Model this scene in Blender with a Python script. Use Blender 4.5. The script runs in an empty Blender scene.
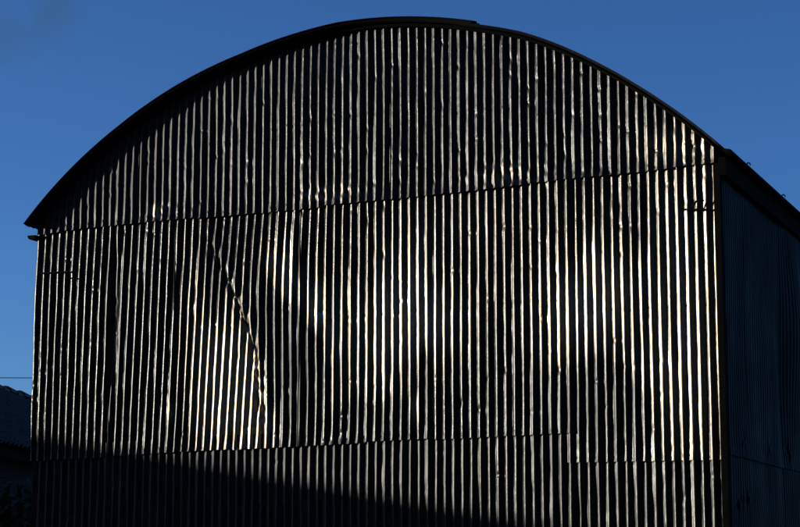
import bpy, math, random
import numpy as np
from mathutils import Vector

random.seed(7)
rng = np.random.default_rng(11)
sc = bpy.context.scene
col = sc.collection
R = math.radians

# ------------------------------------------------------------------ helpers
def mesh_obj(name, verts, faces, mat, parent=None, smooth=False):
    me = bpy.data.meshes.new(name)
    me.from_pydata([tuple(map(float, v)) for v in verts], [], [tuple(map(int, f)) for f in faces])
    if smooth:
        me.polygons.foreach_set('use_smooth', [True] * len(me.polygons))
    me.update()
    o = bpy.data.objects.new(name, me)
    col.objects.link(o)
    if mat:
        me.materials.append(mat)
    if parent:
        o.parent = parent
    return o

def empty(name, loc=(0, 0, 0), rz=0.0):
    o = bpy.data.objects.new(name, None)
    col.objects.link(o)
    o.location = loc
    o.rotation_euler = (0, 0, rz)
    o.empty_display_size = .3
    return o

def tag(o, label=None, cat=None, group=None, kind=None):
    if label: o['label'] = label
    if cat: o['category'] = cat
    if group: o['group'] = group
    if kind: o['kind'] = kind
    return o

class MB:
    """collects shapes of one part"""
    def __init__(s): s.v = []; s.f = []
    def add(s, v, f):
        n = len(s.v); s.v += [tuple(p) for p in v]; s.f += [tuple(i + n for i in q) for q in f]
    def box(s, x0, x1, y0, y1, z0, z1):
        v = [(x0,y0,z0),(x1,y0,z0),(x1,y1,z0),(x0,y1,z0),(x0,y0,z1),(x1,y0,z1),(x1,y1,z1),(x0,y1,z1)]
        s.add(v, [(0,3,2,1),(4,5,6,7),(0,1,5,4),(1,2,6,5),(2,3,7,6),(3,0,4,7)])
    def prism(s, poly, y0, y1):           # poly of (x, z)
        n = len(poly)
        v = [(x, y0, z) for x, z in poly] + [(x, y1, z) for x, z in poly]
        f = [tuple(range(n)), tuple(range(2*n-1, n-1, -1))]
        f += [(i, i+n, (i+1) % n + n, (i+1) % n) for i in range(n)]
        s.add(v, f)
    def tube(s, pts, r, k=6):
        pts = [Vector(p) for p in pts]; rings = []
        rr = r if hasattr(r, '__len__') else [r] * len(pts)
        for i, p in enumerate(pts):
            t = (pts[min(i+1, len(pts)-1)] - pts[max(i-1, 0)]).normalized()
            a = t.cross(Vector((0, 0, 1)))
            if a.length < .05: a = t.cross(Vector((0, 1, 0)))
            a.normalize(); b = t.cross(a)
            rings.append([p + (a*math.cos(2*math.pi*j/k) + b*math.sin(2*math.pi*j/k)) * rr[i] for j in range(k)])
        v = [q for g in rings for q in g]; f = []
        for i in range(len(pts)-1):
            for j in range(k):
                f.append((i*k+j, i*k+(j+1) % k, (i+1)*k+(j+1) % k, (i+1)*k+j))
        f += [tuple(range(k-1, -1, -1)), tuple(range((len(pts)-1)*k, len(pts)*k))]
        s.add(v, f)
    def build(s, name, mat, parent=None, smooth=False):
        return mesh_obj(name, s.v, s.f, mat, parent, smooth)

def vnoise(x, y, seed):
    """smooth 2-D value noise in -1..1"""
    r = np.random.default_rng(seed); T = r.uniform(-1, 1, (256, 256))
    xi = np.floor(x).astype(int); yi = np.floor(y).astype(int)
    fx = x - xi; fy = y - yi
    fx = fx*fx*fx*(fx*(fx*6-15)+10); fy = fy*fy*fy*(fy*(fy*6-15)+10)
    g = lambda a, b: T[a % 256, b % 256]
    return (g(xi, yi)*(1-fx)+g(xi+1, yi)*fx)*(1-fy) + (g(xi, yi+1)*(1-fx)+g(xi+1, yi+1)*fx)*fy

# ------------------------------------------------------------------ materials
class NT:
    def __init__(s, name):
        s.m = bpy.data.materials.new(name); s.m.use_nodes = True
        s.t = s.m.node_tree; s.p = s.t.nodes['Principled BSDF']
        s.co = s.t.nodes.new('ShaderNodeTexCoord').outputs['Object']
    def n(s, typ, **kw):
        q = s.t.nodes.new(typ)
        for k, v in kw.items(): setattr(q, k, v)
        return q
    def link(s, a, b): s.t.links.new(a, b)
    def map(s, scale):
        q = s.n('ShaderNodeMapping'); q.inputs['Scale'].default_value = scale
        s.link(s.co, q.inputs['Vector']); return q.outputs[0]
    def noise(s, scale, sc3=(1, 1, 1), detail=4, rough=.55):
        q = s.n('ShaderNodeTexNoise'); q.inputs['Scale'].default_value = scale
        q.inputs['Detail'].default_value = detail; q.inputs['Roughness'].default_value = rough
        s.link(s.map(sc3), q.inputs['Vector']); return q.outputs['Fac']
    def ramp(s, src, stops):
        q = s.n('ShaderNodeValToRGB'); e = q.color_ramp.elements
        while len(e) < len(stops): e.new(.5)
        for a, (p, c) in zip(e, stops):
            a.position = p; a.color = (c, c, c, 1) if not hasattr(c, '__len__') else (*c, 1)
        s.link(src, q.inputs[0]); return q.outputs[0]
    def math(s, op, a, b):
        q = s.n('ShaderNodeMath', operation=op)
        for i, v in enumerate((a, b)):
            if hasattr(v, 'is_linked') or hasattr(v, 'links'): s.link(v, q.inputs[i])
            else: q.inputs[i].default_value = v
        return q.outputs[0]
    def bump(s, src, strength, dist):
        q = s.n('ShaderNodeBump'); q.inputs['Strength'].default_value = strength
        q.inputs['Distance'].default_value = dist
        s.link(src, q.inputs['Height']); s.link(q.outputs[0], s.p.inputs['Normal'])

def tarred_iron(name, base=(.026, .023, .017), rough=(-.03, .06), ior=1.45, bump=.35, gloss_glare=False):
    """old corrugated iron under black bitumen paint: gloss, with dull patches and painted sun glare"""
    t = NT(name); p = t.p
    big = t.noise(1.3, (1, 1, .8), 3)
    fine = t.noise(38, (1, 1, .45), 5, .65)
    drip = t.noise(26, (1, 1, .04), 3, .6)
    mixed = t.math('ADD', t.math('MULTIPLY', big, .5), t.math('ADD', t.math('MULTIPLY', fine, .25), t.math('MULTIPLY', drip, .25)))
    mr = t.n('ShaderNodeMapRange'); t.link(mixed, mr.inputs[0])
    for i, v in enumerate((.38, .62, rough[0], rough[1])): mr.inputs[i+1].default_value = v
    if gloss_glare:                                     # how far the paint has gone dull, stored on the mesh
        at = t.n('ShaderNodeAttribute', attribute_name='dullness')
        t.link(t.math('ADD', at.outputs['Fac'], mr.outputs[0]), p.inputs['Roughness'])
    else: t.link(mr.outputs[0], p.inputs['Roughness'])
    rust = t.ramp(t.noise(7, (1, 1, .5), 6, .7), [(.60, base), (.72, (.045, .024, .012))])
    t.link(rust, p.inputs['Base Color'])
    p.inputs['IOR'].default_value = ior
    g = t.math('ADD', t.math('MULTIPLY', t.noise(130, (1, 1, .45), 5, .7), .7), t.math('MULTIPLY', t.noise(17, (1, 1, .5), 3), .4))
    t.bump(g, bump, .0042)
    if gloss_glare:                                     # sun glare painted in as patches of bright, rough metal
        z = t.n('ShaderNodeBsdfPrincipled'); z.inputs['Base Color'].default_value = (.66, .55, .40, 1)
        z.inputs['Metallic'].default_value = 1.0
        t.link(t.math('ADD', .43, mr.outputs[0]), z.inputs['Roughness'])
        t.link(p.inputs['Normal'].links[0].from_socket, z.inputs['Normal'])
        ab = t.n('ShaderNodeAttribute', attribute_name='glare')
        sp = t.math('ADD', .45, t.math('MULTIPLY', fine, 1.1))
        fx = t.n('ShaderNodeMath', operation='MULTIPLY', use_clamp=True)
        t.link(ab.outputs['Fac'], fx.inputs[0]); t.link(sp, fx.inputs[1])
        ms = t.n('ShaderNodeMixShader'); t.link(fx.outputs[0], ms.inputs[0]); t.link(p.outputs[0], ms.inputs[1]); t.link(z.outputs[0], ms.inputs[2])
        t.link(ms.outputs[0], t.t.nodes['Material Output'].inputs['Surface'])
    return t.m

def plain(name, c, rough=.7, var=.3, scale=6, bump=0.0, spec=.5):
    t = NT(name)
    lo = tuple(v*(1-var) for v in c); hi = tuple(min(1, v*(1+var)) for v in c)
    t.link(t.ramp(t.noise(scale, (1, 1, 1), 5, .65), [(.3, lo), (.7, hi)]), t.p.inputs['Base Color'])
    t.p.inputs['Roughness'].default_value = rough
    t.p.inputs['Specular IOR Level'].default_value = spec
    if bump: t.bump(t.noise(scale*6, (1, 1, 1), 5), bump, .01)
    return t.m

M_gable = tarred_iron('tarred_iron', gloss_glare=True)
M_side = tarred_iron('tarred_iron_side', base=(.016, .015, .013), rough=(.42, .60), ior=1.22, bump=.3)
M_roof = tarred_iron('tarred_roof_iron', base=(.010,.010,.010), rough=(.6, .8), ior=1.2)
M_trim = plain('black_trim', (.005, .005, .005), .9, .3, 9, .2, .03)
M_timber = plain('tarred_timber', (.010, .009, .008), .9, .4, 12, .3, .05)
M_stucco = plain('old_render_wall', (.030, .022, .016), .95, .2, 4, .3, .3)
M_tile = plain('dark_roof_tile', (.055, .048, .042), .7, .5, 5, .3, .35)
M_wood = plain('weathered_wood', (.12, .09, .065), .85, .3, 10, .3)
M_wire = plain('cable_rubber', (.02, .02, .02), .6)
M_glass = plain('dark_window_glass', (.02, .025, .03), .08, .1)
M_brick = plain('rough_stone_wall', (.25, .22, .18), .9, .3, 5, .4)
M_leaf = plain('shrub_leaf', (.03, .055, .015), .6, .4, 5)
M_bark = plain('bark', (.09, .07, .05), .9, .3, 20, .4)
M_earth = plain('yard_earth_and_grass', (.06, .065, .035), .95, .45, 1.2, .4, .2)

# ------------------------------------------------------------------ barn
W = 6.25; P = W/82; DEPTH = 9.0; OH = .135
CX, CZ, RR = 3.2242, 2.0076, 4.2558            # the circle of the roof's edge
EL, AZ = 7.2, 72.0                             # sun: elevation, angle left of the gable's normal

barn = tag(empty('barn'), 'tall barn clad in black corrugated iron under a rounded roof, glinting in low sun', 'barn')

res = [(-.066, .023), (.427, .004), (.873, -.012), (1.49, -.017), (2.1, -.026), (2.68, -.008), (3.03, .006), (3.34, .006),
       (3.79, .004), (4.3, .004), (4.7, .018), (5.0, .008), (5.31, -.007), (5.68, -.018), (5.91, -.017), (6.18, -.009), (6.34, .0)]
def arc_r(x):                                   # real roof is a little out of round
    return RR + np.interp(x, [a for a, _ in res], [b for _, b in res])
def roof_z(x):
    return CZ + np.sqrt(np.maximum(arc_r(x)**2 - (x-CX)**2, 0))

seam_up = lambda x: np.interp(x, [0, .3, 1.1, 2.35, 3.55, 5.3, 6.25], [4.655, 4.68, 4.69, 4.702, 4.716, 4.772, 4.792])
seam_lo = lambda x: np.interp(x, [0, .7, 1.7, 3.55, 4.98], [2.61, 2.626, 2.654, 2.691, 2.716])

gz = lambda x, z, x0, z0, sx, sz: np.exp(-((x-x0)/sx)**2-((z-z0)/sz)**2)
PATCH = [(2.11, 3.3, .28, .45), (1.75, 3.55, .18, .35), (2.53, 4.1, .16, .25), (3.33, 3.6, .25, .4), (3.6, 3.8, .3, .45),
         (3.15, 3.1, .2, .3), (5.29, 3.77, .3, .35), (4.95, 3.55, .3, .45), (6.0, 3.7, .35, .9), (2.3, 2.85, .12, .25),
         (4.2, 4.4, .8, .3), (4.2, 3.2, .3, .4)]

def crease_x(z):                                # the fold that runs down from the upper seam
    return np.interp(z, [2.6, 2.9, 3.5, 3.95, 4.6], [2.30, 2.28, 2.22, 2.03, 1.68])

sun_v = np.array([-math.sin(R(AZ))*math.cos(R(EL)), -math.cos(R(AZ))*math.cos(R(EL)), math.sin(R(EL))])
CAM = np.array([9.579, -14.499, 1.6])

def outward(x, z, tier, seed):
    """outward offset of the gable's corrugated face"""
    calm = np.zeros_like(x)
    for x0, z0, sx, sz in PATCH:
        calm = np.maximum(calm, gz(x, z, x0, z0, sx*1.3, sz*1.2))
    wild = 1 - .8*calm
    ph = np.zeros_like(x)
    if tier == 1:
        cr = crease_x(z); left = x < cr
        sh = np.interp(x, [0, .5, .78, .80, 1.4, 1.9, 2.4], [.010, .020, .022, .030, .034, .05, .055])
        ph = np.where(left, -sh*(z-4.7), 0)
        mid = (~left) & (x < 3.6)
        ph = np.where(mid, -.020*np.clip((3.6-x)/1.2, 0, 1)*(z-4.7) + .018*np.sin((4.7-z)*2.6)*np.clip((3.3-x)/.8, 0, 1), ph)
    ph = ph + (.0010, .0022, .0010)[tier]*vnoise(x/.6+seed, z/1.1, 3) + .0006*vnoise(x/P*1.0, z/.3, 5)
    k = (x+ph)/P
    amp = .0105*(1+.13*vnoise(np.round(k), z/.9+seed*1.7, 8)+.05*vnoise(np.round(k)*1.3, z/.13, 18))
    o = amp*np.cos(2*np.pi*k)
    # slow waviness of the sheets: tilts the face up and down
    wav = .013*vnoise(x/.7, z/.8, 21) + .0045*vnoise(x/.3, z/.33, 22) + .0012*vnoise(x/.3+seed*3.3, z/.3, 25) + .0016*vnoise(x/.06, z/.10, 23)
    wav = wav*(.7, 1, .8)[tier]
    o = o + wav*wild + .0004*vnoise(x/.03, z/.05, 24)
    # each crest is bent a little on its own
    o = o + .0035*vnoise(np.round(k)*1.0, z/.5, 31)*wild + .0020*vnoise(np.round(k)*1.0, z/.15, 32)*(.4+.6*wild) + .0006*vnoise(x/.02, z/.026, 33)
    if tier == 1:
        d = (x-crease_x(z))
        o = o + np.exp(-(np.abs(d+.012*vnoise(x/.04, z/.06, 42))/.030)) * np.clip((4.62-z)*3, 0, 1)*np.clip((z-2.7)*3, 0, 1) * (-.016+.018*vnoise(x/.035, z/.05, 41))
        o = o + .020*np.exp(-(d/.10)**2)*np.where(d > 0, np.sin(d*22), 0)*gz(z*0, z, 0, 3.7, 1, .8)
        # dark gap where two sheets part
        o = o - .034*np.exp(-((x-.80)/.032)**2)*np.clip((4.6-z)*4, 0, 1)*np.clip((z-3.0)*2, 0, 1)
    if tier == 0:                               # crumpled lower ends of the top sheets
        o = o + .011*vnoise(x/.05, z/.05, 44)*(gz(x, z, 1.35, 4.78, .25, .07)+gz(x, z, 4.5, 4.85, .35, .12)+gz(x, z, 2.9, 4.82, .3, .06))
        o = o + .008*vnoise(x/.07, z/.09, 45)*gz(x, z, 5.85, 5.02, .35, .22)
    return o

GLOSS = [  # x, z, sx, sz, gain: glossier (+) and duller (-) paint; also sets where glare is painted
 (2.02, 3.22, .26, .48, 1.1), (1.85, 3.0, .22, .3, .4), (1.70, 3.75, .14, .45, .4), (2.30, 2.85, .12, .22, .7),
 (2.42, 4.25, .12, .16, .6), (2.55, 4.08, .13, .16, 1.0), (2.76, 3.85, .12, .22, .9), (2.96, 3.55, .10, .22, .3),
 (3.30, 3.60, .28, .34, .75), (3.62, 3.85, .20, .42, .6), (3.2, 3.1, .25, .35, .3), (3.95, 3.7, .25, .35, .35),
 (5.27, 3.85, .28, .32, .8), (4.92, 3.6, .22, .34, .6), (6.0, 3.7, .36, 1.0, .5), (5.7, 3.4, .3, .5, .25),
 (2.60, 3.32, .20, .48, -1.9), (2.33, 3.80, .11, .28, -1.3), (1.80, 4.05, .07, .35, -1.2), (1.9, 4.35, .16, .22, -.3), (.4, 3.6, .5, .8, -.1), (1.2, 3.8, .35, .9, -.08),
 (4.35, 3.1, .45, .45, -.2), (5.25, 2.90, .38, .30, -1.2), (3.3, 2.85, .3, .18, -.8), (1.35, 2.8, .2, .3, -.5), (5.65, 4.1, .12, .6, -.4), (.95, 4.2, .15, .5, -.4), (.80, 4.0, .05, .55, -1.8), (1.40, 3.0, .03, .10, .9), (3.15, 2.95, .05, .12, -1.2), (3.78, 3.15, .04, .25, -1.2), (3.70, 2.95, .04, .12, .6), (4.8, 2.9, .3, .2, -.2), (4.1, 4.4, .6, .3, .1)]
def dullness(x, z, tier):
    g = np.full_like(x, (-.05, .38, -.6)[tier])
    if tier == 1:
        for x0, z0, sx, sz, w in GLOSS: g = g + w*gz(x, z, x0, z0, sx, sz)
    if tier == 0: g = g + .35*gz(x, z, 5.9, 5.05, .3, .25)+.25*gz(x, z, 1.2, 4.8, .25, .10)+.1*gz(x, z, 3.2, 5.1, 1.4, .4)
    if tier == 1:
        dc = np.exp(-np.abs(x-crease_x(z)-.02)/.04)*np.clip((4.62-z)*3, 0, 1); g = g - 1.6*dc*np.clip(.4+1.2*vnoise(x/.04, z/.05, 76), 0, 1)
    if tier == 2: g = g - 1.1*np.clip((3.4-x)/1.5, 0, 1)
    if tier == 2: g = g + .7*gz(x, z, 4.42, 2.5, .20, .6)+.5*np.clip((x-5.0)*2, 0, 1)
    g = g + .24*vnoise(np.floor(x/P+.5), z/1.1, 71) + .15*vnoise(x/.35, z/.55, 72)
    if tier == 0: g = g - 1.3*np.exp(-(roof_z(x)-z)/.35)*np.clip((3.6-x)/1.2, 0, 1) - 1.2*np.clip((2.6-x)/1.6, 0, 1)*np.clip((z-4.72)*6, 0, 1)
    glare = np.full_like(x, (.0, .03, .0)[tier])  # weight of the sun glare mixed in as bright metal
    for x0, z0, sx, sz, w in GLOSS:
        if tier == 1: glare = glare + w*(1.1 if w > 0 else .6)*gz(x, z, x0, z0, sx, sz)
    if tier == 0: glare = glare + .45*gz(x, z, 6.0, 4.98, .25, .14) + .6*gz(x, z, 1.22, 4.79, .07, .05) + .25*gz(x, z, 2.9, 4.82, .25, .07) + .25*gz(x, z, 4.5, 4.85, .2, .08)
    glare = glare*(1+.7*vnoise(np.floor(x/P+.5)*1.7, z/.7, 73)) + .05*np.maximum(0, vnoise(x/.1, z/.5, 74)-.5)
    return .305 - .125*np.clip(g, -1.6, 1.05), np.clip(glare, 0, .8)

def gable_sheet(x0, x1, zb, zt, tier, seed, lift, label=None):
    """one corrugated sheet from column x0 to x1; zb(x), zt(x) its lower and upper ends"""
    nc = max(3, int(round((x1-x0)/P*18)))
    nr = max(8, int(np.max(zt(np.linspace(x0, x1, 9))-zb(np.linspace(x0, x1, 9)))/.0145))
    xs = np.linspace(x0, x1, nc+1); t = np.linspace(0, 1, nr+1)
    X, T = np.meshgrid(xs, t)
    zb_ = zb(xs)+.002*vnoise(xs/.04, xs*0, seed+60); zt_ = zt(xs)
    Z = zb_[None, :]*(1-T)+zt_[None, :]*T
    O = outward(X, Z, tier, seed) + lift
    O = O + .010*np.exp(-(Z-zb_[None, :])/.05)*(.6+.5*vnoise(X/.07, Z*0, seed+70))      # sprung lower end
    O = O + .0025*np.exp(-(x1-X)/.02)                                                     # free side lap
    rngs = np.random.default_rng(seed+5)
    O = O + (X-(x0+x1)/2)*rngs.uniform(-.012, .012)
    # small knocks that interrupt single ribs
    for q in range(int(rngs.integers(7, 13)*(1, 1.4, .8)[tier])):
        kx = (rngs.integers(int(x0/P), max(int(x0/P)+1, int(x1/P)))-rngs.uniform(.05, .3))*P; kz = rngs.uniform(zb_[nc//2], zt_[nc//2]); rz = rngs.uniform(.010, .035)
        kd = np.exp(-((X-kx)/.020)**2-((Z-kz)/rz)**2)
        O = O - rngs.uniform(.003, .010)*kd
    # nail heads on the crests, two rows
    for zr in (zb_[nc//2]+.035, zt_[nc//2]-.12, (zb_[nc//2]+zt_[nc//2])/2):
        for c in range(int(math.ceil(x0/P)), int(x1/P), 2):
            O = O + .005*np.exp(-(((X-c*P)/.008)**2+((Z-zr-rngs.uniform(-.01, .01))/.009)**2)**2)
    V = np.stack([X, -O, Z], -1).reshape(-1, 3)
    D, GLARE = dullness(X, Z, tier); D = D.ravel() + .10*np.exp(-(Z-zb_[None, :])/.03).ravel()
    n = nc+1
    i, j = np.meshgrid(np.arange(nr), np.arange(nc), indexing='ij'); a = (i*n+j).ravel()
    F = np.stack([a, a+1, a+n+1, a+n], -1)
    me = bpy.data.meshes.new('gable_sheet')
    me.vertices.add(len(V)); me.vertices.foreach_set('co', V.astype(np.float32).ravel())
    me.loops.add(F.size); me.loops.foreach_set('vertex_index', F.astype(np.int32).ravel())
    me.polygons.add(len(F)); me.polygons.foreach_set('loop_start', np.arange(0, F.size, 4, dtype=np.int32))
    me.polygons.foreach_set('use_smooth', np.ones(len(F), bool))
    me.update(calc_edges=True); me.validate()
    at = me.attributes.new('dullness', 'FLOAT', 'POINT'); at.data.foreach_set('value', D.astype(np.float32))
    at = me.attributes.new('glare', 'FLOAT', 'POINT'); at.data.foreach_set('value', GLARE.ravel().astype(np.float32))
    me.materials.append(M_gable)
    o = bpy.data.objects.new('gable_sheet', me); col.objects.link(o); o.parent = barn
    if label: o['label'] = label
    return o

# lower tier, middle tier, upper tier (each laps outward over the one below)
b_lo = [0, 9, 17, 25, 33, 41, 49, 57, 65.5, 74, 82]
for i in range(len(b_lo)-1):
    a, b = b_lo[i]*P, b_lo[i+1]*P
    top = (lambda x: seam_lo(x)+.12) if i < 8 else (lambda x: 2.475+0*x+.12)
    gable_sheet(a, min(W, b+.6*P), lambda x: .04+0*x, top, 2, 300+i, .001+.0035*(i % 2))
b_mid = [0, 10.3, 18, 26, 34, 42, 50, 58, 65.5, 74, 82]
labels = {2: 'sheet with a crumpled diagonal fold running down it'}
for i in range(len(b_mid)-1):
    a, b = b_mid[i]*P, b_mid[i+1]*P
    dz = rng.uniform(-.006, .006)
    bot = (lambda x, dz=dz: seam_lo(x)+dz) if i < 8 else (lambda x, dz=dz: 2.475+0*x+dz*.5)
    gable_sheet(a-(0 if i else .36*P), min(W, b+(.6*P if i else 0)), bot, lambda x: seam_up(x)+.12, 1, 200+i, .014+.0035*(i % 2), labels.get(i))
b_up = [0, 5, 13, 21, 29, 37, 45, 53, 61, 69, 77, 82]
for i in range(len(b_up)-1):
    a, b = b_up[i]*P, b_up[i+1]*P
    dz = rng.uniform(-.012, .012)
    gable_sheet(a, min(W, b+.6*P), lambda x, dz=dz: seam_up(x)+dz, lambda x: np.maximum(roof_z(x)-.035, seam_up(x)+.05), 0, 100+i, .032+.0035*(i % 2))

# side walls: corrugated along the depth
def side_sheet(xw, sgn, y0, y1, z0, z1, seed, lift, mat):
    nc = max(3, int((y1-y0)/P*10)); nr = max(6, int((z1-z0)/.06))
    ys = np.linspace(y0, y1, nc+1); zs = np.linspace(z0, z1, nr+1)
    Y, Z = np.meshgrid(ys, zs)
    lean = .02*np.clip((Y-2.2)/1, -1, 1)*(Z-2.5)
    O = .0085*np.cos(2*np.pi*(Y+lean)/P) + .016*vnoise(Y/.8, Z/1.1, 51) + .003*vnoise(Y/.25, Z/.4, 52) + lift
    if sgn > 0:
        O = O + .08*gz(Y, Z, 2.75, 3.8, .30, .7) - .03*gz(Y, Z, 2.2, 3.2, .18, .9)
        for (yy, zz) in [(.6, 2.65), (1.55, 2.66), (2.4, 2.676), (.42, 2.14), (.72, 2.2)]:
            O = O + .035*vnoise(Y/.05, Z/.05, 53)*gz(Y, Z, yy, zz, .1, .05)
    O = O + .008*np.exp(-(Z-z0)/.06)
    V = np.stack([xw+sgn*O, Y, Z], -1).reshape(-1, 3); n = nc+1; F = []
    for i in range(nr):
        for j in range(nc):
            a = i*n+j
            F.append((a, a+1, a+n+1, a+n) if sgn > 0 else (a, a+n, a+n+1, a+1))
    return mesh_obj('side_sheet', V, F, mat, barn, True)

for sgn, xw in ((1, W+.012), (-1, .006)):
    ys = np.linspace(.03, DEPTH, 13)
    for i in range(12):
        for tr, (z0, z1) in enumerate(((.04, 2.60), (2.52, 4.80))):
            side_sheet(xw, sgn, ys[i], ys[i+1]+.03*(i < 11), z0, z1+(.0 if tr else .02), 400+i+20*tr, .0025*(i % 2)+.014*tr, M_side)

# back gable: one plain corrugated face
nb = 82*6; xs = np.linspace(0, W, nb+1); V = []; F = []
for x in xs:
    o = .009*math.cos(2*math.pi*x/P); V += [(x, DEPTH+o, .04), (x, DEPTH+o, float(roof_z(x))-.03)]
for i in range(nb): F.append((2*i, 2*i+1, 2*i+3, 2*i+2))
mesh_obj('back_wall', V, F, M_side, barn, True)

# curved roof: corrugations run over the arc; an extra lapped layer on the left part reaches past the crown
def roof_sheet(a0, a1, y0, y1, dr, name, thick=.0025):
    per = .0762; ny = int((y1-y0)/per*8); na = 72
    V = []; F = []
    for s in (0, 1):
        for i in range(na+1):
            a = a0+(a1-a0)*i/na
            x0 = CX+RR*math.cos(a); r = float(arc_r(x0))+dr-s*thick
            for j in range(ny+1):
                y = y0+(y1-y0)*j/ny
                rr = r+.008*math.cos(2*math.pi*(y-y0)/per)-.008
                V.append((CX+rr*math.cos(a), y, CZ+rr*math.sin(a)))
    n = ny+1; m = (na+1)*n
    for i in range(na):
        for j in range(ny):
            a = i*n+j
            F.append((a, a+1, a+n+1, a+n)); F.append((m+a, m+a+n, m+a+n+1, m+a+1))
    for i in range(na):
        for j in (0, ny):
            a = i*n+j; F.append((a, a+n, m+a+n, m+a))
    for j in range(ny):
        for i in (0, na):
            a = i*n+j; F.append((a, m+a, m+a+1, a+1))
    return mesh_obj(name, V, F, M_roof, barn, True)

aR = math.atan2(4.905-CZ, 6.345-CX); aL = math.atan2(4.735-CZ, -.075-CX); aS = math.atan2(6.14-CZ, 4.30-CX)
roof_sheet(aR, aL, -OH, DEPTH+.12, 0.0, 'roof')
roof_sheet(aS, aL, -OH-.01, DEPTH+.13, .022, 'roof_lap')
# curved angle iron the verge is fixed to
def verge(name, r0, r1, y0, y1, a0, a1, mat):
    V = []; F = []; na = 90
    for i in range(na+1):
        a = a0+(a1-a0)*i/na; x0 = CX+RR*math.cos(a); b = float(arc_r(x0))
        for r, y in ((r0, y0), (r1, y0), (r1, y1), (r0, y1)):
            V.append((CX+(b+r)*math.cos(a), y, CZ+(b+r)*math.sin(a)))
    for i in range(na):
        for j in range(4):
            F.append((i*4+j, i*4+(j+1) % 4, i*4+4+(j+1) % 4, i*4+4+j))
    F += [(3, 2, 1, 0), (na*4, na*4+1, na*4+2, na*4+3)]
    return mesh_obj(name, V, F, mat, barn, True)
verge('verge_rib', -.05, -.020, -.075, -.045, aR+.01, aL-.01, M_trim)

# eaves: board, flat tail of the roof and the bolts that stick up from it
m = MB(); m.box(W+.032, W+.09, -.05, DEPTH+.1, 4.70, 4.845); m.build('eaves_board', M_trim, barn)
m = MB(); m.prism([(6.335, 4.868), (6.335, 4.895), (6.405, 4.878), (6.405, 4.85)], -OH-.005, DEPTH+.12); m.build('eaves_flashing', M_trim, barn)
m = MB(); m.box(-.050, -.028, .12, DEPTH, 4.60, 4.70); m.build('eaves_board', M_timber, barn)
for y in (.603, 2.03, 3.45, 4.9, 6.3, 7.7):
    m = MB(); pts = [(6.37, y, 4.86), (6.37, y, 4.905)]
    pts += [(6.37+.014-.014*math.cos(t), y, 4.905+.016*math.sin(t)) for t in np.linspace(.4, 3.6, 8)]
    m.tube(pts, .0055, 6); m.build('hook_bolt', M_trim, barn, True)
# half round gutter under the left eave, seen end-on
m = MB(); V = []; F = []
for y in (-.05, DEPTH+.1):
    for r in (.042, .037):
        for k in range(11):
            t = math.pi+math.pi*k/10; V.append((-.062+r*math.cos(t), y, 4.655+r*math.sin(t)))
for k in range(10):
    F += [(k, k+1, 23+k, 22+k), (11+k, 33+k, 34+k, 12+k), (k, 11+k, 12+k, k+1), (22+k, 23+k, 34+k, 33+k)]
F += [(0, 22, 33, 11), (10, 21, 43, 32)]
V += [(-.062+.04*math.cos(math.pi+math.pi*k/10), -.048, 4.655+.04*math.sin(math.pi+math.pi*k/10)) for k in range(11)]
F.append(tuple(range(44, 55)))
mesh_obj('gutter', V, F, M_trim, barn)
# flashing on the right corner
m = MB(); m.box(W-.010, W+.034, -.045, -.034, .03, 4.80); m.box(W+.034, W+.040, -.045, .05, .03, 4.80); m.build('corner_trim', M_trim, barn)
# iron straps nailed over sheet ends
def strap(x0, x1, z0, z1, h=.014):
    m = MB(); n = 14
    for i in range(n):
        a = x0+(x1-x0)*i/n; b = x0+(x1-x0)*(i+1)/n+.001; z = z0+(z1-z0)*i/n
        m.box(a, b, -.047, -.037, z, z+h*(1+.3*math.sin(i*2.1)))
    m.build('strap', M_trim, barn)
strap(5.985, 6.215, 4.438, 4.428, .012)
strap(.02, .34, 4.295, 4.288, .013)
strap(.31, .46, 4.235, 4.215, .010)
m = MB()
m.tube([(6.07, -.046, 4.46), (6.10, -.056, 4.50), (6.14, -.056, 4.52), (6.16, -.046, 4.50)], .008, 6); m.build('bent_hook', M_trim, barn, True)

# ------------------------------------------------------------------ tiled house, behind on the left
hg = R(-(-22.563+4.8))                     # house runs away from the camera in this azimuth (left of +Y)
HD = Vector((-math.sin(hg), math.cos(hg), 0)); HR = Vector((math.cos(hg), math.sin(hg), 0))
# local frame: x = right (towards the barn), y = along the house
house = tag(empty('house', (0, 0, 0), hg), 'low house with dark walls and a dark tiled roof, left of the barn', 'house')
org = Vector((CAM[0], CAM[1], 0)) - HR*7.6 + HD*19
house.location = org
L = 19.0; EZ = 3.36; RZ = EZ+3*math.tan(R(30)); 
m = MB(); m.prism([(-6.0, 0), (-.32, 0), (-.32, EZ+.06), (-3.0, RZ-.10), (-5.7, EZ+.06), (-6.0, 0)][0:5], .25, L-.25)
m.build('wall', M_stucco, house)
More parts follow.
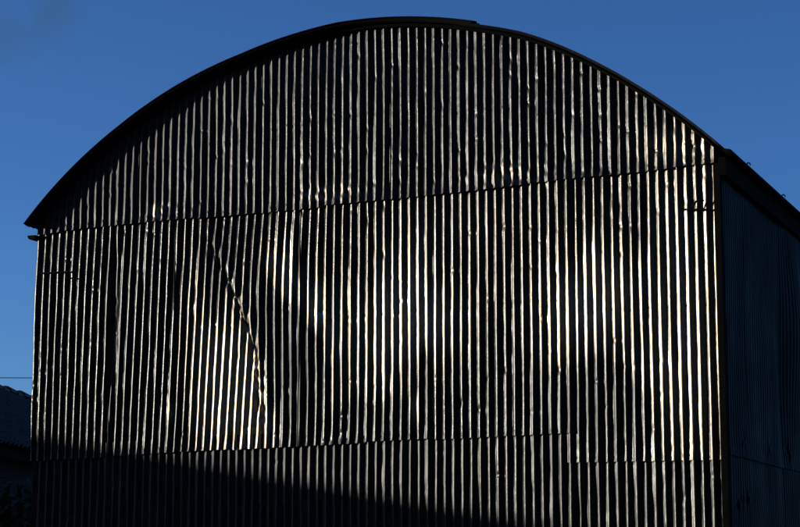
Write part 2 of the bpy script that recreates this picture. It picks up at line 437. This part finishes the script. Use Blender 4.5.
# pan tiles: waves along the roof, stepped courses up the slope
def tiled_slope(xa, xb, name):
    wv = .21; nc = int(L/wv*7); cr = .26; sl = math.hypot(3, RZ-EZ); ncr = int(sl/cr)
    rows = []
    for c in range(ncr+1):
        s0 = c*cr; s1 = min((c+1)*cr, sl)
        if s1-s0 < .02: continue
        rows += [(s0, .035), (s0+.001, .035), (s1, .004)]
    V = []; F = []
    nx = (RZ-EZ)/sl; nz = 3/sl; sg = 1 if xa > xb else -1
    for k, (s, lift) in enumerate(rows):
        for j in range(nc+1):
            y = L*j/nc; w = .022*math.cos(2*math.pi*y/wv)+.012*math.sin(4*math.pi*y/wv)
            h = lift+w+.006*math.sin(y*17.3+(k//3)*2.7)+.012*math.sin(y*.9+1)
            V.append((xa-sg*s*3/sl+sg*h*nx, y, EZ+s*(RZ-EZ)/sl+h*nz))
    n = nc+1
    for i in range(len(rows)-1):
        for j in range(nc):
            a = i*n+j; F.append((a, a+1, a+n+1, a+n) if sg > 0 else (a, a+n, a+n+1, a+1))
    return mesh_obj(name, V, F, M_tile, house)
tiled_slope(0, -3, 'roof'); tiled_slope(-6, -3, 'roof')
m = MB(); n = 40
for i in range(n):
    y0 = L*i/n; y1 = L*(i+1)/n+.03; k = 8
    V = []; 
    for y, r in ((y0, .115), (y1, .095)):
        for j in range(k+1):
            t = math.pi*j/k; V.append((-3+r*1.2*math.cos(t), y, RZ-.03+r*math.sin(t)+.012*math.sin(i*3.1)))
    m.add(V, [(j, j+1, k+2+j, k+1+j) for j in range(k)]+[tuple(range(k, -1, -1))])
m.build('ridge_tiles', M_tile, house)
m = MB()
m.box(-.14, -.02, -.05, L+.05, EZ-.16, EZ-.06); m.build('gutter', M_trim, house)
for y in (3.0, 6.2, 9.6, 12.6):
    w = MB(); w.box(-.33, -.285, y, y+1.1, 1.1, 2.35); wo = w.build('window', M_wood, house)
    g = MB()
    g.box(-.284, -.280, y+.08, y+.51, 1.18, 2.27); g.box(-.284, -.280, y+.59, y+1.02, 1.18, 2.27); g.build('pane', M_glass, wo)

# ------------------------------------------------------------------ unseen outbuilding, added front left so its roof edge shades the gable's foot
tdist = 18.0/math.cos(R(EL)); A = Vector((-2.0, 0, 3.22)) + Vector(sun_v)*tdist; B = Vector((5.6, 0, 1.87)) + Vector(sun_v)*tdist
shed = tag(empty('shed', (A.x, A.y-3.6, 0)), 'unseen stone outbuilding added front left of the barn to shade the gable foot', 'shed')
wL = B.x-A.x; hA, hB = A.z, B.z
m = MB(); m.prism([(.12, 0), (wL-.12, 0), (wL-.12, hB-.10), (.12, hA-.10)], .15, 3.45); m.v = [(x, y, z-(.26*(3.6-y) if z > 1 else 0)) for x, y, z in m.v]; m.build('wall', M_brick, shed)
m = MB(); m.prism([(0, hA-.04), (wL, hB-.04), (wL, hB), (0, hA)], 0, 3.6); m.v = [(x, y, z-.26*(3.6-y)) for x, y, z in m.v]; m.build('roof', M_roof, shed)
m = MB(); m.box(wL-.12, wL-.08, 1.2, 2.2, .02, 1.95); d = m.build('door', M_wood, shed)
m = MB(); m.tube([(wL-.06, 1.3, 1.0), (wL-.03, 1.3, 1.03), (wL-.03, 1.3, 1.13), (wL-.06, 1.3, 1.16)], .01, 6); m.build('handle', M_trim, d)

# ------------------------------------------------------------------ shrub between the house and the barn
def shrub(name, loc, h, rad, nleaf, label, seed):
    r = random.Random(seed); root = empty(name, loc); tag(root, label, 'shrub')
    s = MB(); tips = []
    for k in range(16):
        a = r.uniform(0, 6.28); q = r.uniform(.2, .9)*rad
        top = Vector((q*math.cos(a), q*math.sin(a), h*r.uniform(.6, .97)*(1-.25*(q/rad)**2)))
        mid = top*.5+Vector((r.uniform(-.1, .1), r.uniform(-.1, .1), .1))
        s.tube([(0, 0, 0), mid, top], [.03, .018, .006], 5); tips.append((mid, top))
    s.build('stems', M_bark, root)
    V = []; F = []
    for i in range(nleaf):
        mid, top = r.choice(tips); c = mid.lerp(top, r.uniform(0, 1.05))
        c = c+Vector((r.gauss(0, .17), r.gauss(0, .17), r.gauss(0, .14)))
        if c.z < .05: continue
        u = Vector((r.gauss(0, 1), r.gauss(0, 1), r.gauss(0, 1))).normalized(); v = u.cross(Vector((r.gauss(0, 1), r.gauss(0, 1), r.gauss(0, 1)))).normalized()
        l = r.uniform(.05, .09); w = l*.45; n = len(V)
        V += [c-u*l, c+v*w+u*l*.1, c+u*l, c-v*w+u*l*.1]; F.append((n, n+1, n+2, n+3))
    mesh_obj('foliage', V, F, M_leaf, root)
    return root
shrub('shrub', (-2.75, 3.6, 0), 2.7, .95, 5200, 'dark green leafy shrub between the barn corner and the tiled house', 3)

# ------------------------------------------------------------------ overhead cable and the two poles that carry it
def ray_pt(dx, dy, dz, D): return Vector((CAM[0]+dx*D, CAM[1]+dy*D, CAM[2]+dz*D))
p1 = ray_pt(-.5663, .8242, .1005, 34); p2 = ray_pt(-.5524, .8336, .1008, 34.2)
dr = (p2-p1).normalized(); e1 = p1-dr*14; e2 = p2+dr*16
pts = []
for i in range(41):
    t = i/40; q = e1.lerp(e2, t); tm = 14/30.6
    sag = .35*((t-tm)**2*4)
    pts.append((q.x, q.y, q.z+sag))
m = MB(); m.tube(pts, .007, 5)
tag(m.build('overhead_cable', M_wire, None, True), 'thin dark cable crossing the sky above the tiled roof', 'cable')
for e, lab in ((pts[0], 'wooden pole carrying the left end of the cable'), (pts[-1], 'wooden pole behind the barn carrying the far end of the cable')):
    po = tag(empty('utility_pole', (e[0], e[1], 0)), lab, 'pole', 'poles carrying the cable')
    m = MB(); m.tube([(0, .14, 0), (0, .14, e[2]*.5), (0, .14, e[2]+.5)], [.14, .12, .10], 12); m.build('pole', M_bark, po, True)
    m = MB(); m.tube([(0, .1, e[2]-.06), (0, 0, e[2]-.06), (0, 0, e[2]-.01)], [.012, .012, .03], 8); m.build('insulator', M_trim, po, True)

# ------------------------------------------------------------------ unseen trees added behind the camera so the paint mirrors them, not sky
def tree_meshes(seed, h, rad):
    r = random.Random(seed); t = MB(); tips = []
    t.tube([(0, 0, 0), (.08, .03, h*.3), (-.05, .06, h*.62), (.02, 0, h*.9)], [.24, .18, .11, .03], 8)
    for k in range(15):
        a = k*2.4+r.uniform(-.3, .3); z0 = h*r.uniform(.12, .7); q = rad*r.uniform(.55, .9)*math.sin(math.pi*min(.95, .25+z0/h*.75))
        e = Vector((q*math.cos(a), q*math.sin(a), z0+h*r.uniform(.08, .22))); mid = Vector((e.x*.5, e.y*.5, z0+(e.z-z0)*.35))
        t.tube([(0, 0, z0), mid, e], [.09, .05, .015], 5); tips += [e, mid, mid.lerp(e, .5)]
    tips += [Vector((0, 0, h*.85)), Vector((0, 0, h*.95))]
    V = []; F = []
    for i in range(5200):
        c = r.choice(tips)+Vector((r.gauss(0, rad*.22), r.gauss(0, rad*.22), r.gauss(0, h*.06)))
        u = Vector((r.gauss(0, 1), r.gauss(0, 1), r.gauss(0, 1))).normalized(); v = u.cross(Vector((r.gauss(0, 1), r.gauss(0, 1), r.gauss(0, 1)))).normalized()
        l = r.uniform(.14, .30); n = len(V)
        V += [c-u*l, c+v*l*.5, c+u*l, c-v*l*.5]; F.append((n, n+1, n+2, n+3))
    return t, V, F
protos = []
for k, (h, rd) in enumerate(((14, 3.9), (16.5, 4.4), (13, 3.6))):
    t, V, F = tree_meshes(50+k, h, rd)
    root = empty('tree'); protos.append((root, t.build('trunk', M_bark, root, True), mesh_obj('crown', V, F, M_leaf, root)))
k = 0
for row, (dist, a0, a1, st) in enumerate(((30, -50, 88, 8.0), (38, -54, 86, 7.0))):
    a = a0
    while a < a1:
        pr = protos[k % 3]
        if k < 3: root = pr[0]
        else:
            root = pr[0].copy(); col.objects.link(root)
            for ch in pr[1:]:
                c = ch.copy(); col.objects.link(c); c.parent = root
        d = dist+random.uniform(-2, 2); aa = R(a+random.uniform(-1, 1))
        root.location = (3.1+d*math.sin(aa), -d*math.cos(aa), 0); root.rotation_euler = (0, 0, random.uniform(0, 6.28))
        root.scale = (1, 1, random.uniform(1.25, 1.5))
        tag(root, 'unseen leafy tree added in front of the barn to darken its reflections', 'tree', 'trees round the yard')
        k += 1; a += st

for q in range(9):                           # unseen low trees added on the sunny side to keep reflections dark
    pr = protos[q % 3]; root = pr[0].copy(); col.objects.link(root)
    for ch in pr[1:]:
        c = ch.copy(); col.objects.link(c); c.parent = root
    aa = R(-58-5.5*q); root.location = (3.1+44*math.sin(aa), -44*math.cos(aa), 0)
    root.scale = (.85, .85, .40+.03*(q % 3)); root.rotation_euler = (0, 0, q*1.7)
    tag(root, 'unseen low tree added on the sunny side to block low sky reflections', 'tree', 'unseen low trees added against sky reflections')

# ------------------------------------------------------------------ ground
m = MB(); S = 900; n = 30
V = [(-S+2*S*i/n, -S+2*S*j/n, 0) for j in range(n+1) for i in range(n+1)]
F = [(j*(n+1)+i, j*(n+1)+i+1, (j+1)*(n+1)+i+1, (j+1)*(n+1)+i) for j in range(n) for i in range(n)]
tag(mesh_obj('ground', V, F, M_earth), kind='structure')

# ------------------------------------------------------------------ light
w = bpy.data.worlds.new('World'); sc.world = w; w.use_nodes = True
nt = w.node_tree; bg = nt.nodes['Background']
sky = nt.nodes.new('ShaderNodeTexSky'); sky.sky_type = 'NISHITA'; sky.sun_disc = False
sky.sun_elevation = R(EL)
sky.sun_rotation = math.atan2(sun_v[0], sun_v[1])
sky.altitude = 0; sky.air_density = .72; sky.dust_density = 0.3; sky.ozone_density = 5.0
# one faint dark wisp of cloud high on the left
tc = nt.nodes.new('ShaderNodeTexCoord'); d0 = (-.543, .7887, .2883)
dot = nt.nodes.new('ShaderNodeVectorMath'); dot.operation = 'DOT_PRODUCT'; dot.inputs[1].default_value = Vector(d0).normalized()
nt.links.new(tc.outputs['Generated'], dot.inputs[0])
mr = nt.nodes.new('ShaderNodeMapRange'); mr.interpolation_type = 'SMOOTHSTEP'
for i_, v_ in enumerate((.99875, .99998, 0, 1)): mr.inputs[i_+1].default_value = v_
nt.links.new(dot.outputs['Value'], mr.inputs[0])
nz = nt.nodes.new('ShaderNodeTexNoise'); nz.inputs['Scale'].default_value = 34; nz.inputs['Detail'].default_value = 4
nt.links.new(tc.outputs['Generated'], nz.inputs['Vector'])
rp = nt.nodes.new('ShaderNodeMapRange'); rp.inputs[1].default_value = .35; rp.inputs[2].default_value = .68
rp.inputs[4].default_value = .55
nt.links.new(nz.outputs['Fac'], rp.inputs[0])
mm = nt.nodes.new('ShaderNodeMath'); mm.operation = 'MULTIPLY'; nt.links.new(mr.outputs[0], mm.inputs[0]); nt.links.new(rp.outputs[0], mm.inputs[1])
mx = nt.nodes.new('ShaderNodeMix'); mx.data_type = 'RGBA'; mx.inputs['B'].default_value = (.28, .72, 1.25, 1)
mx.inputs[7].default_value = (.28, .72, 1.25, 1)
nt.links.new(mm.outputs[0], mx.inputs[0]); nt.links.new(sky.outputs[0], mx.inputs[6]); 
tn = nt.nodes.new('ShaderNodeMix'); tn.data_type = 'RGBA'; tn.blend_type = 'MULTIPLY'; tn.inputs[0].default_value = 1; tn.inputs[7].default_value = (1.10, 1.0, 1.07, 1)
nt.links.new(mx.outputs[2], tn.inputs[6]); nt.links.new(tn.outputs[2], bg.inputs[0]); bg.inputs[1].default_value = .15
sl = bpy.data.lights.new('sun', 'SUN'); sl.energy = 4.5; sl.angle = R(.53); sl.color = (1, .94, .83)
so = bpy.data.objects.new('sun', sl); col.objects.link(so); so.location = (-20, -10, 20)
so.rotation_euler = Vector(-sun_v).to_track_quat('-Z', 'Y').to_euler()

# ------------------------------------------------------------------ camera
cd = bpy.data.cameras.new('camera'); cam = bpy.data.objects.new('camera', cd); col.objects.link(cam)
cd.sensor_width = 36; cd.lens = 36*1900/800; cd.clip_start = .1; cd.clip_end = 3000
cam.location = CAM; cam.rotation_euler = (R(90+9.3107), 0, R(22.563))
sc.camera = cam
sc.render.resolution_x = 1024; sc.render.resolution_y = 675
vs = sc.view_settings; vs.view_transform = 'Standard'; vs.look = 'None'; vs.gamma = 1; vs.use_curve_mapping = False
vs.exposure = 0.0
